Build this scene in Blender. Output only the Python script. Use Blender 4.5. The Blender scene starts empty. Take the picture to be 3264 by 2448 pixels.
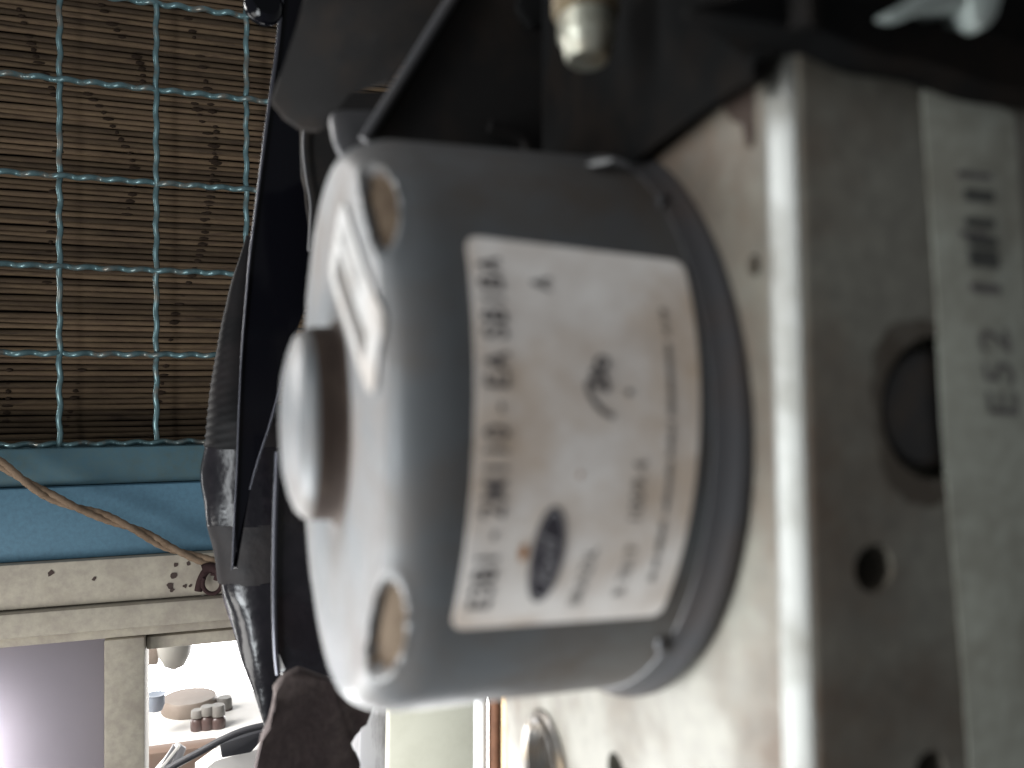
import bpy, bmesh, math, random
from mathutils import Vector, Matrix

random.seed(7)
scene = bpy.context.scene
COL = scene.collection

# ------------------------------------------------------------------ camera
THETA = math.radians(20.0)      # the view is turned 20 degrees towards +X
FPX, CX, CY = 2800.0, 1632.0, 1224.0
cam_data = bpy.data.cameras.new('camera')
cam_data.sensor_width = 36.0
cam_data.lens = 36.0 * FPX / 3264.0
cam_data.clip_start = 0.004
cam_data.clip_end = 60.0
cam_data.dof.use_dof = True
cam_data.dof.focus_distance = 0.95
cam_data.dof.aperture_fstop = 18.0
cam = bpy.data.objects.new('camera', cam_data)
cam.location = (0, 0, 0)
cam.rotation_euler = (math.radians(90), 0, -THETA)
COL.objects.link(cam)
scene.camera = cam

# ------------------------------------------------------------------ light
world = bpy.data.worlds.new('World')
scene.world = world
world.use_nodes = True
bg = world.node_tree.nodes['Background']
bg.inputs[0].default_value = (0.92, 0.96, 1.0, 1)
bg.inputs[1].default_value = 0.25


def area_light(name, loc, target, size, power, color=(1, 1, 1), size_y=None):
    d = bpy.data.lights.new(name, 'AREA')
    d.energy = power
    d.color = color
    d.size = size
    if size_y:
        d.shape = 'RECTANGLE'
        d.size_y = size_y
    o = bpy.data.objects.new(name, d)
    o.location = loc
    v = Vector(target) - Vector(loc)
    o.rotation_euler = v.to_track_quat('-Z', 'Y').to_euler()
    COL.objects.link(o)
    return o


# near lamp standing in for the far doorway's daylight, low on the left
area_light('doorway_standin', (-0.24, 0.24, -0.29), (0.03, 0.127, -0.08), 0.20, 4.2, (0.92, 0.97, 1.0), 0.22)
# tall narrow lamp added on the left, sized to mirror in the block chamfer
area_light('side_fill_light', (-0.36, 0.045, -0.06), (0.06, 0.08, 0.0), 0.10, 4.3, (0.94, 0.98, 1.0), 0.75)
# lamp added low on the left to brighten the foot of the back wall
area_light('wall_fill_light', (-0.65, 0.45, -0.55), (-0.05, 1.0, -0.25), 0.4, 5.0, (1.0, 0.98, 0.95))
# lamp added close behind the frosted pane for its glow from the left
area_light('pane_light', (-0.222, 1.045, -0.40), (-0.216, 1.0, -0.40), 0.03, 5.0, (1.0, 1.0, 1.0), 0.16)
# bright yard beyond the window
area_light('outside_light', (-0.9, 1.5, 0.4), (-0.15, 1.9, -0.5), 0.8, 55.0, (1.0, 0.98, 0.95))

scene.view_settings.view_transform = 'Standard'
scene.view_settings.look = 'None'
scene.view_settings.exposure = 0.0
scene.view_settings.gamma = 1.0

# ------------------------------------------------------------------ helpers
CT, ST = math.cos(THETA), math.sin(THETA)


def ray(px, py):
    r = (px - CX) / FPX
    u = -(py - CY) / FPX
    return Vector((r * CT + ST, -r * ST + CT, u))


def at(px, py, Y):
    d = ray(px, py)
    return d * (Y / d.y)


def at_x(px, py, X):
    d = ray(px, py)
    return d * (X / d.x)


WORLD_POS = {}


def wpos(o):
    return WORLD_POS.get(o.name, Vector((0, 0, 0)))


def finish(name, me, mats, parent=None, smooth=None, label=None, cat=None, group=None, kind=None):
    """link one mesh (given in world coordinates) with its origin at its base"""
    vs = me.vertices
    n = len(vs)
    co = [v.co.copy() for v in vs]
    lo = Vector((min(c.x for c in co), min(c.y for c in co), min(c.z for c in co)))
    hi = Vector((max(c.x for c in co), max(c.y for c in co), max(c.z for c in co)))
    org = Vector(((lo.x + hi.x) / 2, (lo.y + hi.y) / 2, lo.z))
    for v, c in zip(vs, co):
        v.co = c - org
    o = bpy.data.objects.new(name, me)
    if not isinstance(mats, (list, tuple)):
        mats = [mats]
    for m in mats:
        me.materials.append(m)
    COL.objects.link(o)
    if parent is not None:
        o.parent = parent
        o.location = org - wpos(parent)
    else:
        o.location = org
    WORLD_POS[o.name] = org
    if smooth is not None:
        for p in me.polygons:
            p.use_smooth = True
        me.set_sharp_from_angle(angle=math.radians(smooth))
    me.update()
    if label:
        o['label'] = label
    if cat:
        o['category'] = cat
    if group:
        o['group'] = group
    if kind:
        o['kind'] = kind
    return o


def empty(name, loc, label, cat, group=None):
    o = bpy.data.objects.new(name, None)
    o.empty_display_size = 0.01
    o.location = loc
    COL.objects.link(o)
    WORLD_POS[o.name] = Vector(loc)
    o['label'] = label
    o['category'] = cat
    if group:
        o['group'] = group
    return o


def bm_mesh(bm, name='mesh'):
    bmesh.ops.recalc_face_normals(bm, faces=bm.faces)
    me = bpy.data.meshes.new(name)
    bm.to_mesh(me)
    bm.free()
    return me


def box(x0, x1, y0, y1, z0, z1, bevel=0.0, seg=2):
    bm = bmesh.new()
    bmesh.ops.create_cube(bm, size=1.0)
    for v in bm.verts:
        v.co = Vector((x0 + (v.co.x + .5) * (x1 - x0), y0 + (v.co.y + .5) * (y1 - y0), z0 + (v.co.z + .5) * (z1 - z0)))
    if bevel:
        bmesh.ops.bevel(bm, geom=list(bm.edges), offset=bevel, segments=seg, profile=0.5, affect='EDGES')
    return bm_mesh(bm)


def prism(front, back, bevel=0.0, seg=2):
    """closed solid between two matching polygon outlines"""
    bm = bmesh.new()
    a = [bm.verts.new(p) for p in front]
    b = [bm.verts.new(p) for p in back]
    bm.faces.new(a)
    bm.faces.new(list(reversed(b)))
    n = len(a)
    for i in range(n):
        j = (i + 1) % n
        bm.faces.new((a[i], b[i], b[j], a[j]))
    if bevel:
        bmesh.ops.bevel(bm, geom=list(bm.edges), offset=bevel, segments=seg, profile=0.5, affect='EDGES')
    return bm_mesh(bm)


def plate(pix, Y, thick, bevel=0.0, tilt=None):
    """sheet whose outline is given by picture points lying on the plane y = Y; tilt(px, py) adds depth"""
    f = [at(px, py, Y + (tilt(px, py) if tilt else 0)) for px, py in pix]
    b = [p + Vector((0, thick, 0)) for p in f]
    return prism(f, b, bevel)


def tube(path, rad, seg=12, caps=True):
    """round tube along a list of points; rad is a number or a list"""
    path = [Vector(p) for p in path]
    n = len(path)
    rads = rad if isinstance(rad, (list, tuple)) else [rad] * n
    bm = bmesh.new()
    rings = []
    prev = None
    for i, p in enumerate(path):
        t = (path[min(i + 1, n - 1)] - path[max(i - 1, 0)]).normalized()
        if prev is None:
            ref = Vector((0, 0, 1)) if abs(t.z) < 0.9 else Vector((0, 1, 0))
            u = t.cross(ref).normalized()
        else:
            u = (prev - t * prev.dot(t)).normalized()
        prev = u
        w = t.cross(u)
        rings.append([bm.verts.new(p + (u * math.cos(2 * math.pi * k / seg) + w * math.sin(2 * math.pi * k / seg)) * rads[i]) for k in range(seg)])
    for i in range(n - 1):
        for k in range(seg):
            l = (k + 1) % seg
            bm.faces.new((rings[i][k], rings[i][l], rings[i + 1][l], rings[i + 1][k]))
    if caps:
        bm.faces.new(list(reversed(rings[0])))
        bm.faces.new(rings[-1])
    return bm_mesh(bm)


def lathe(profile, origin, axis, seg=48, closed=False):
    """revolve (radius, distance along axis) points"""
    axis = Vector(axis).normalized()
    ref = Vector((0, 0, 1)) if abs(axis.z) < 0.9 else Vector((1, 0, 0))
    u = axis.cross(ref).normalized()
    w = axis.cross(u)
    o = Vector(origin)
    bm = bmesh.new()
    rings = []
    for r, h in profile:
        if r < 1e-7:
            rings.append([bm.verts.new(o + axis * h)])
        else:
            rings.append([bm.verts.new(o + axis * h + (u * math.cos(2 * math.pi * k / seg) + w * math.sin(2 * math.pi * k / seg)) * r) for k in range(seg)])
    pairs = list(zip(rings[:-1], rings[1:]))
    if closed:
        pairs.append((rings[-1], rings[0]))
    for a, b in pairs:
        for k in range(seg):
            l = (k + 1) % seg
            if len(a) == 1 and len(b) == 1:
                continue
            if len(a) == 1:
                bm.faces.new((a[0], b[l], b[k]))
            elif len(b) == 1:
                bm.faces.new((a[k], a[l], b[0]))
            else:
                bm.faces.new((a[k], a[l], b[l], b[k]))
    return bm_mesh(bm)


def spline(pts, n=8):
    """Catmull-Rom through points"""
    P = [Vector(p) for p in pts]
    P = [P[0] * 2 - P[1]] + P + [P[-1] * 2 - P[-2]]
    out = []
    for i in range(1, len(P) - 2):
        for k in range(n):
            t = k / n
            a, b, c, d = P[i - 1], P[i], P[i + 1], P[i + 2]
            out.append(0.5 * ((2 * b) + (c - a) * t + (2 * a - 5 * b + 4 * c - d) * t * t + (3 * b - a - 3 * c + d) * t ** 3))
    out.append(P[-2])
    return out


# ------------------------------------------------------------------ materials
def mat(name, base, rough=0.5, metal=0.0, spec=0.5, dirt=None, dscale=60.0, damt=0.5, dlo=0.45, dhi=0.65,
        fine=None, fscale=900.0, famt=0.25, bump=0.0, bscale=400.0, coat=0.0, rvar=0.0, stretch=(1, 1, 1), rand=0.0):
    m = bpy.data.materials.new(name)
    m.use_nodes = True
    nt = m.node_tree
    N, L = nt.nodes, nt.links
    b = N['Principled BSDF']
    b.inputs['Roughness'].default_value = rough
    b.inputs['Metallic'].default_value = metal
    b.inputs['Specular IOR Level'].default_value = spec
    b.inputs['Coat Weight'].default_value = coat
    b.inputs['Coat Roughness'].default_value = 0.08
    tc = N.new('ShaderNodeTexCoord')
    mp = N.new('ShaderNodeMapping')
    mp.inputs['Scale'].default_value = stretch
    L.new(tc.outputs['Object'], mp.inputs['Vector'])
    vec = mp.outputs['Vector']
    if rand:
        oi = N.new('ShaderNodeObjectInfo')
        ad = N.new('ShaderNodeVectorMath')
        ad.operation = 'ADD'
        sc = N.new('ShaderNodeMath')
        sc.operation = 'MULTIPLY'
        sc.inputs[1].default_value = 40.0
        L.new(oi.outputs['Random'], sc.inputs[0])
        L.new(mp.outputs['Vector'], ad.inputs[0])
        L.new(sc.outputs[0], ad.inputs[1])
        vec = ad.outputs[0]
    rgb = N.new('ShaderNodeRGB')
    rgb.outputs[0].default_value = (*base, 1)
    col = rgb.outputs[0]

    def mixin(colour, scale, lo, hi, amt, detail):
        nonlocal col
        nz = N.new('ShaderNodeTexNoise')
        nz.inputs['Scale'].default_value = scale
        nz.inputs['Detail'].default_value = detail
        nz.inputs['Roughness'].default_value = 0.62
        L.new(vec, nz.inputs['Vector'])
        mr = N.new('ShaderNodeMapRange')
        mr.inputs['From Min'].default_value = lo
        mr.inputs['From Max'].default_value = hi
        mr.inputs['To Max'].default_value = amt
        L.new(nz.outputs['Fac'], mr.inputs['Value'])
        mx = N.new('ShaderNodeMix')
        mx.data_type = 'RGBA'
        L.new(mr.outputs['Result'], mx.inputs['Factor'])
        L.new(col, mx.inputs['A'])
        mx.inputs['B'].default_value = (*colour, 1)
        col = mx.outputs['Result']
        return mr.outputs['Result']

    if dirt:
        f = mixin(dirt, dscale, dlo, dhi, damt, 5.0)
        if rvar:
            ra = N.new('ShaderNodeMath')
            ra.operation = 'MULTIPLY_ADD'
            L.new(f, ra.inputs[0])
            ra.inputs[1].default_value = rvar
            ra.inputs[2].default_value = rough
            L.new(ra.outputs[0], b.inputs['Roughness'])
    if fine:
        mixin(fine, fscale, 0.35, 0.7, famt, 3.0)
    if rand:
        hv = N.new('ShaderNodeHueSaturation')
        mr = N.new('ShaderNodeMapRange')
        mr.inputs['To Min'].default_value = 1.0 - rand
        mr.inputs['To Max'].default_value = 1.0 + rand
        L.new(oi.outputs['Random'], mr.inputs['Value'])
        L.new(mr.outputs['Result'], hv.inputs['Value'])
        L.new(col, hv.inputs['Color'])
        col = hv.outputs['Color']
    L.new(col, b.inputs['Base Color'])
    if bump:
        nz = N.new('ShaderNodeTexNoise')
        nz.inputs['Scale'].default_value = bscale
        nz.inputs['Detail'].default_value = 4
        L.new(vec, nz.inputs['Vector'])
        bp = N.new('ShaderNodeBump')
        bp.inputs['Strength'].default_value = bump
        bp.inputs['Distance'].default_value = 0.0006 if bscale > 80 else 0.004
        L.new(nz.outputs['Fac'], bp.inputs['Height'])
        L.new(bp.outputs['Normal'], b.inputs['Normal'])
    return m


M = {}
M['housing'] = mat('zinc_coated_steel', (0.073, 0.077, 0.080), 0.42, 0.12, 0.36, dirt=(0.062, 0.046, 0.034), dscale=48, damt=0.9, dlo=0.42, dhi=0.66,
                   fine=(0.07, 0.07, 0.075), fscale=700, famt=0.3, bump=0.10, bscale=260, rvar=0.25)
M['pocket'] = mat('tan_dust', (0.092, 0.067, 0.046), 0.9, 0.0, 0.1, dirt=(0.055, 0.036, 0.025), dscale=260, damt=0.7, bump=0.2)
M['flange'] = mat('dark_steel', (0.036, 0.035, 0.037), 0.5, 0.2, 0.4, dirt=(0.045, 0.032, 0.026), dscale=60, damt=0.6)
M['label'] = mat('label_paper', (0.78, 0.735, 0.695), 0.65, 0.0, 0.15, dirt=(0.46, 0.32, 0.20), dscale=36, damt=0.95, dlo=0.44, dhi=0.62, fine=(0.52, 0.44, 0.38), fscale=170, famt=0.55)
M['ink'] = mat('label_ink', (0.035, 0.03, 0.032), 0.6, 0, 0.2, fine=(0.20, 0.18, 0.175), fscale=420, famt=0.7)
M['ink_faint'] = mat('worn_ink', (0.05, 0.045, 0.043), 0.6, 0, 0.2, fine=(0.17, 0.155, 0.15), fscale=350, famt=0.8)
M['emblem'] = mat('emblem_ink', (0.032, 0.028, 0.036), 0.5, 0, 0.3, dirt=(0.20, 0.18, 0.19), dscale=130, damt=0.65)
M['emblem_white'] = mat('emblem_white', (0.27, 0.26, 0.27), 0.5, 0, 0.3)
M['rust'] = mat('rust_stain', (0.38, 0.17, 0.06), 0.8, 0, 0.2, fine=(0.2, 0.08, 0.03), fscale=600, famt=0.5)
M['sticker'] = mat('white_sticker', (0.235, 0.228, 0.22), 0.7, 0, 0.1, dirt=(0.19, 0.14, 0.10), dscale=70, damt=0.6)
M['sticker_print'] = mat('sticker_print', (0.055, 0.049, 0.044), 0.7, 0, 0.1, fine=(0.12, 0.11, 0.10), fscale=500, famt=0.5)
M['block'] = mat('cast_aluminium', (0.152, 0.145, 0.120), 0.5, 0.15, 0.35, dirt=(0.075, 0.050, 0.034), dscale=34, damt=0.9, dlo=0.43, dhi=0.64, fine=(0.085, 0.078, 0.066), fscale=420, famt=0.55, bump=0.15, bscale=350, rvar=0.25)
M['machined'] = mat('machined_edge', (0.115, 0.115, 0.108), 0.31, 0.7, 0.5, dirt=(0.055, 0.05, 0.04), dscale=60, damt=0.8, rvar=0.12)
M['grime_shade'] = mat('brown_grime_shade', (0.030, 0.021, 0.017), 0.75, 0.0, 0.1, dirt=(0.050, 0.036, 0.028), dscale=120, damt=0.7, bump=0.2)
M['stain'] = mat('brown_stain', (0.052, 0.042, 0.032), 0.7, 0.0, 0.2, dirt=(0.10, 0.09, 0.075), dscale=160, damt=0.8)
M['plug'] = mat('black_plug', (0.03, 0.028, 0.027), 0.6, 0, 0.3, dirt=(0.07, 0.05, 0.035), dscale=200, damt=0.5)
M['port'] = mat('port_steel', (0.16, 0.15, 0.14), 0.35, 0.7, 0.5, dirt=(0.2, 0.13, 0.06), dscale=160, damt=0.6)
M['strip'] = mat('strip_paper', (0.31, 0.315, 0.27), 0.75, 0, 0.1, dirt=(0.105, 0.082, 0.058), dscale=32, damt=0.85, dlo=0.47, dhi=0.68, fine=(0.16, 0.15, 0.12), fscale=420, famt=0.5)
M['strip_ink'] = mat('strip_ink', (0.032, 0.032, 0.030), 0.65, 0, 0.2, fine=(0.09, 0.09, 0.08), fscale=300, famt=0.7)
M['bracket'] = mat('painted_black_steel', (0.008, 0.0074, 0.0072), 0.65, 0.0, 0.06, dirt=(0.018, 0.013, 0.010), dscale=45, damt=0.8, dlo=0.45, dhi=0.72, bump=0.1, bscale=500, rvar=0.2)
M['bracket_rust'] = mat('rusty_black_steel', (0.05, 0.038, 0.03), 0.7, 0.0, 0.25, dirt=(0.085, 0.05, 0.03), dscale=120, damt=0.8)
M['lip'] = mat('lighter_edge_steel', (0.035, 0.034, 0.036), 0.5, 0.2, 0.5, dirt=(0.05, 0.045, 0.045), dscale=90, damt=0.7)
M['stud'] = mat('dull_zinc', (0.30, 0.295, 0.245), 0.40, 0.7, 0.5, dirt=(0.15, 0.10, 0.05), dscale=200, damt=0.75, rvar=0.2)
M['washer'] = mat('tarnished_washer', (0.10, 0.075, 0.042), 0.6, 0.4, 0.3, dirt=(0.05, 0.032, 0.018), dscale=170, damt=0.6)
M['rubber'] = mat('black_rubber', (0.004, 0.004, 0.004), 0.9, 0, 0.04, dirt=(0.010, 0.0075, 0.006), dscale=80, damt=0.7)
M['clip'] = mat('pale_clip', (0.25, 0.28, 0.265), 0.9, 0, 0.05, dirt=(0.25, 0.26, 0.24), dscale=80, damt=0.6)
M['gloss'] = mat('gloss_black_paint', (0.002, 0.002, 0.003), 0.10, 0, 0.12)
M['trim'] = mat('bright_trim', (0.05, 0.05, 0.06), 0.14, 0.6, 0.5)
M['boot'] = mat('dull_black_rubber', (0.004, 0.0037, 0.004), 0.65, 0, 0.10, dirt=(0.009, 0.007, 0.007), dscale=40, damt=0.8)
M['boot_gloss'] = mat('slick_black_plastic', (0.004, 0.0036, 0.0048), 0.22, 0, 0.30, dirt=(0.009, 0.0075, 0.009), dscale=60, damt=0.7, bump=0.6, bscale=28)
M['tape'] = mat('dusty_tape', (0.010, 0.008, 0.008), 0.6, 0, 0.15, dirt=(0.005, 0.0043, 0.005), dscale=70, damt=0.8, bump=0.5, bscale=35)
M['torn'] = mat('dusty_brown_plate', (0.065, 0.048, 0.047), 0.75, 0, 0.2, dirt=(0.12, 0.095, 0.086), dscale=45, damt=0.7, fine=(0.024, 0.017, 0.017), fscale=260, famt=0.5, bump=0.4)
M['wire'] = mat('blue_painted_wire', (0.145, 0.25, 0.27), 0.32, 0.55, 0.8, dirt=(0.22, 0.18, 0.14), dscale=38, damt=0.85, dlo=0.5, dhi=0.62, fine=(0.08, 0.14, 0.155), fscale=160, famt=0.6, rand=0.1)
M['reed'] = mat('dark_reed', (0.085, 0.056, 0.036), 0.75, 0, 0.2, dirt=(0.025, 0.016, 0.012), dscale=9, damt=0.8, dlo=0.5, dhi=0.7, fine=(0.14, 0.10, 0.055), fscale=60, famt=0.5, stretch=(1, 1, 6), rand=0.45)
M['reed_back'] = mat('reed_backing', (0.012, 0.008, 0.006), 0.9, 0, 0.1)
M['lump'] = mat('dark_lump', (0.030, 0.020, 0.014), 0.9, 0, 0.1)
M['teal'] = mat('teal_paint', (0.060, 0.115, 0.135), 0.6, 0, 0.3, dirt=(0.05, 0.080, 0.080), dscale=14, damt=0.7, fine=(0.04, 0.11, 0.16), fscale=160, famt=0.5, bump=0.15, bscale=120)
M['blue'] = mat('blue_paint', (0.088, 0.19, 0.265), 0.6, 0, 0.3, dirt=(0.07, 0.15, 0.21), dscale=10, damt=0.7, fine=(0.06, 0.12, 0.175), fscale=220, famt=0.5, bump=0.15, bscale=120)
M['cream'] = mat('grubby_cream_paint', (0.46, 0.42, 0.34), 0.65, 0, 0.3, dirt=(0.24, 0.20, 0.17), dscale=22, damt=0.65, dlo=0.48, dhi=0.72, fine=(0.30, 0.26, 0.23), fscale=130, famt=0.55, bump=0.25, bscale=90)
M['spot'] = mat('dark_spatter', (0.07, 0.05, 0.045), 0.8, 0, 0.2)
M['rope'] = mat('jute_rope', (0.23, 0.165, 0.115), 0.9, 0, 0.1, dirt=(0.12, 0.08, 0.052), dscale=60, damt=0.7, bump=0.8, bscale=600)
M['tie'] = mat('dark_twine', (0.045, 0.026, 0.026), 0.85, 0, 0.1)
M['bottle'] = mat('brown_jar', (0.085, 0.055, 0.050), 0.35, 0, 0.5)
M['bottle_cap'] = mat('grey_lid', (0.20, 0.19, 0.175), 0.5, 0, 0.4)
M['shelf'] = mat('pale_shelf', (0.75, 0.73, 0.70), 0.6, 0, 0.3)
M['drum'] = mat('tan_drum', (0.20, 0.155, 0.125), 0.5, 0, 0.4, dirt=(0.30, 0.26, 0.22), dscale=6, damt=0.7)
M['bowl'] = mat('cream_bowl', (0.36, 0.345, 0.31), 0.5, 0, 0.4)
M['rack'] = mat('grey_rack', (0.18, 0.18, 0.19), 0.5, 0.2, 0.4)
M['slate'] = mat('black_case', (0.03, 0.03, 0.035), 0.5, 0, 0.4)
M['brown_board'] = mat('brown_board', (0.20, 0.14, 0.11), 0.7, 0, 0.3)
M['post'] = mat('limewashed_post', (0.42, 0.41, 0.42), 0.8, 0, 0.2, dirt=(0.13, 0.12, 0.12), dscale=45, damt=0.8, dlo=0.5, dhi=0.66, stretch=(1, 1, 0.25), bump=0.4, bscale=120)
M['cream_panel'] = mat('cream_panel', (0.62, 0.60, 0.49), 0.55, 0, 0.3, dirt=(0.50, 0.48, 0.38), dscale=25, damt=0.5)
M['white_paint'] = mat('white_paint', (0.85, 0.85, 0.84), 0.35, 0, 0.5)
M['rust_pipe'] = mat('rusty_pipe', (0.20, 0.095, 0.055), 0.75, 0.1, 0.3, dirt=(0.11, 0.05, 0.03), dscale=120, damt=0.7, bump=0.3)
M['brass'] = mat('tan_pipe', (0.50, 0.35, 0.19), 0.5, 0.2, 0.4, dirt=(0.42, 0.25, 0.11), dscale=90, damt=0.7)
M['bowl_edge'] = mat('pale_blue', (0.24, 0.27, 0.32), 0.5, 0, 0.4)

# frosted pane lets daylight through
fm = bpy.data.materials.new('frosted_glass')
fm.use_nodes = True
_n, _l = fm.node_tree.nodes, fm.node_tree.links
_n.remove(_n['Principled BSDF'])
_t = _n.new('ShaderNodeBsdfTranslucent')
_t.inputs[0].default_value = (0.30, 0.285, 0.305, 1)
_d = _n.new('ShaderNodeBsdfDiffuse')
_d.inputs[0].default_value = (0.20, 0.19, 0.205, 1)
_m = _n.new('ShaderNodeMixShader')
_m.inputs[0].default_value = 0.5
_l.new(_t.outputs[0], _m.inputs[1])
_l.new(_d.outputs[0], _m.inputs[2])
_l.new(_m.outputs[0], _n['Material Output'].inputs[0])
M['frost'] = fm

sm = bpy.data.materials.new('bright_overcast_sky')
sm.use_nodes = True
_n, _l = sm.node_tree.nodes, sm.node_tree.links
_n.remove(_n['Principled BSDF'])
_e = _n.new('ShaderNodeEmission')
_e.inputs[0].default_value = (1, 0.99, 0.98, 1)
_e.inputs[1].default_value = 11.0
_l.new(_e.outputs[0], _n['Material Output'].inputs[0])
M['sky'] = sm

# ------------------------------------------------------------------ brightness beyond the window
bm = bmesh.new()
SKY = [Vector((-2.6, 3.2, -2.6)), Vector((1.6, 3.2, -2.6)), Vector((1.6, 3.2, -0.36)), Vector((-2.6, 3.2, -0.36))]
bm.faces.new([bm.verts.new(p) for p in SKY])
finish('sky', bm_mesh(bm), M['sky'], kind='structure', label='white overexposed daylight beyond the window opening', cat='sky')

# ------------------------------------------------------------------ back wall
WY = 1.0
wall_right = 0.34
left_lim = -0.40

# reed blind -----------------------------------------------------------
rb_y = WY + 0.055
blind = empty('reed_blind', (0, rb_y, at(300, 1440, rb_y).z), 'dark brown blind of thin horizontal reeds behind the blue wire mesh', 'blind')
finish('backing', box(left_lim, wall_right, rb_y + 0.008, rb_y + 0.012, at(300, 1440, rb_y).z, 0.50), M['reed_back'], blind)
pitch = 0.00615
z = at(300, 1440, rb_y).z + pitch
variants = []
for k in range(3):
    pts = []
    for i in range(17):
        x = left_lim + (wall_right - left_lim) * i / 16
        pts.append(Vector((x, math.sin(i * 1.3 + k * 2.1) * 0.0006, math.sin(i * 0.55 + k) * 0.0008)))
    variants.append(tube(pts, [0.0031 + 0.0003 * math.sin(i * 2.2 + k) for i in range(17)], 7))
for v in variants:
    v.materials.append(M['reed'])
    for p in v.polygons:
        p.use_smooth = True
i = 0
while z < 0.47:
    o = bpy.data.objects.new('reed', variants[i % 3])
    COL.objects.link(o)
    o.parent = blind
    o.location = Vector((0, rb_y + random.uniform(-0.0006, 0.0014), z + random.uniform(-.0004, .0004))) - wpos(blind)
    o.rotation_euler = (0, random.uniform(-0.0015, 0.0015), 0)
    z += pitch
    i += 1
# small dark lumps along the diagonal bands on the reeds
rnd = random.Random(21)
for (pts_) in (((300, -40), (345, 60), (450, 210), (440, 330)), ((280, 300), (345, 380), (430, 540), (400, 700)), ((600, 60), (640, 190), (690, 420)), ((690, 420), (650, 760), (560, 1000)),
               ((60, 30), (120, 190), (190, 330)), ((190, 420), (150, 900)), ((620, 330), (690, 520), (650, 700)), ((560, 1000), (480, 1420)), ((260, 1180), (200, 1400)), ((30, 1180), (20, 1350))):
    path = spline([at(x, y, rb_y - 0.0022) for x, y in pts_], 30)
    bm = bmesh.new()
    last = 9
    for p in path:
        if abs(p.z - last) < pitch * 0.95:
            continue
        last = p.z
        if rnd.random() < 0.22:
            continue
        geo = bmesh.ops.create_icosphere(bm, subdivisions=1, radius=1.0)
        sx, sz = rnd.uniform(0.0025, 0.007), rnd.uniform(0.0014, 0.0028)
        for v in geo['verts']:
            v.co = p + Vector((v.co.x * sx + rnd.uniform(-.0004, .0004), v.co.y * 0.0016, v.co.z * sz))
    finish('band_lumps', bm_mesh(bm), M['lump'], blind, 60, kind='stuff')

# wire mesh ------------------------------------------------------------
mesh_root = empty('wire_mesh', (0, WY, at(300, 1420, WY).z), 'sky blue crimped wire mesh in front of the brown reed blind', 'wire mesh')
WR = 0.0029
vx = [at(190, 700, WY).x, at(498, 700, WY).x, at(785, 700, WY).x]
vx.append(vx[2] + 0.0915)
vx.append(vx[3] + 0.0915)
zb = at(500, 1432, WY).z
for k, x in enumerate(vx):
    pts = []
    for i in range(121):
        zz = zb + (0.50 - zb) * i / 120
        pts.append(Vector((x + 0.0007 * math.sin(zz * 210 + k), WY + 0.0016 * math.sin(zz * 245 + k), zz)))
    finish('straight_wire', tube(pts, WR, 8), M['wire'], mesh_root, 60)
for k, py in enumerate((12, 286, 583, 862, 1130, 1410)):
    z0 = at(498, py, WY).z
    pts, rr = [], []
    n = 300
    for i in range(n + 1):
        x = left_lim + (wall_right - left_lim) * i / n
        ph = (x - vx[1]) * 2 * math.pi / 0.0256 + k * 1.1
        pts.append(Vector((x, WY + 0.0040 * math.sin(ph) - 0.001, z0 + 0.0010 * math.sin(ph + 0.9))))
        rr.append(WR * 1.05)
    finish('crimped_wire', tube(pts, rr, 8), M['wire'], mesh_root, 60)

# blue timber -----------------------------------------------------------
def wz(py, Y=WY):
    return at(400, py, Y).z


tb = empty('blue_beam', (0, 0.985, wz(1775, 0.985)), 'blue and teal painted timber beam below the wire mesh', 'beam')
finish('plank', box(left_lim, wall_right, 0.985, 1.05, wz(1541, 0.985), wz(1424, 0.985), 0.002), M['teal'], tb, 40, label='dull teal upper plank')
finish('plank', box(left_lim, wall_right, 0.978, 1.05, wz(1772, 0.978), wz(1545, 0.978), 0.0025), M['blue'], tb, 40, label='blue lower plank')

# cream window frame ------------------------------------------------------
fy = 0.968
fr = empty('window_frame', (0, fy, at(400, 2460, fy).z - 0.1), 'grubby cream painted window frame under the blue beam', 'window frame')
finish('top_rail', box(left_lim, wall_right, fy, 1.05, wz(1917, fy), wz(1778, fy), 0.002), M['cream'], fr, 40)
finish('moulding', box(left_lim, wall_right, fy - 0.009, 1.04, wz(1999, fy), wz(1922, fy), 0.003), M['cream'], fr, 40)
finish('moulding', box(left_lim, wall_right, fy + 0.006, 1.03, wz(2036, fy), wz(2000, fy), 0.002), M['cream'], fr, 40)
pl, pr = at(330, 2250, fy).x, at(462, 2250, fy).x
zlow = at(300, 2448, fy).z - 0.10
finish('post', box(pl, pr, fy + 0.003, 1.06, zlow, wz(2037, fy), 0.003), M['cream'], fr, 40)
finish('head_strip', box(pr + 0.0004, wall_right, fy + 0.02, 1.06, wz(2078, fy + .02), wz(2037, fy + .02), 0.002), M['cream'], fr, 40)
finish('glass_pane', box(left_lim, pl - 0.0004, fy + 0.035, fy + 0.039, zlow, wz(2037, fy)), M['frost'], fr, label='frosted lilac pane glowing from the left')
# spatter marks on the rail
for (px, py, s) in ((560, 1800, 7), (553, 1835, 10), (542, 1868, 9), (600, 1795, 7), (590, 1868, 6), (606, 1868, 5), (548, 1880, 8), (160, 1828, 9), (300, 1845, 6)):
    c = at(px, py, fy - 0.0006)
    pts = []
    n = 9
    for k in range(n):
        a = 2 * math.pi * k / n
        r = s / FPX * fy * random.uniform(0.6, 1.25)
        pts.append(c + Vector((math.cos(a) * r * 1.0, 0, math.sin(a) * r)))
    me = prism(pts, [p + Vector((0, 0.0005, 0)) for p in pts])
    finish('paint_spatter', me, M['spot'], fr)

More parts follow.
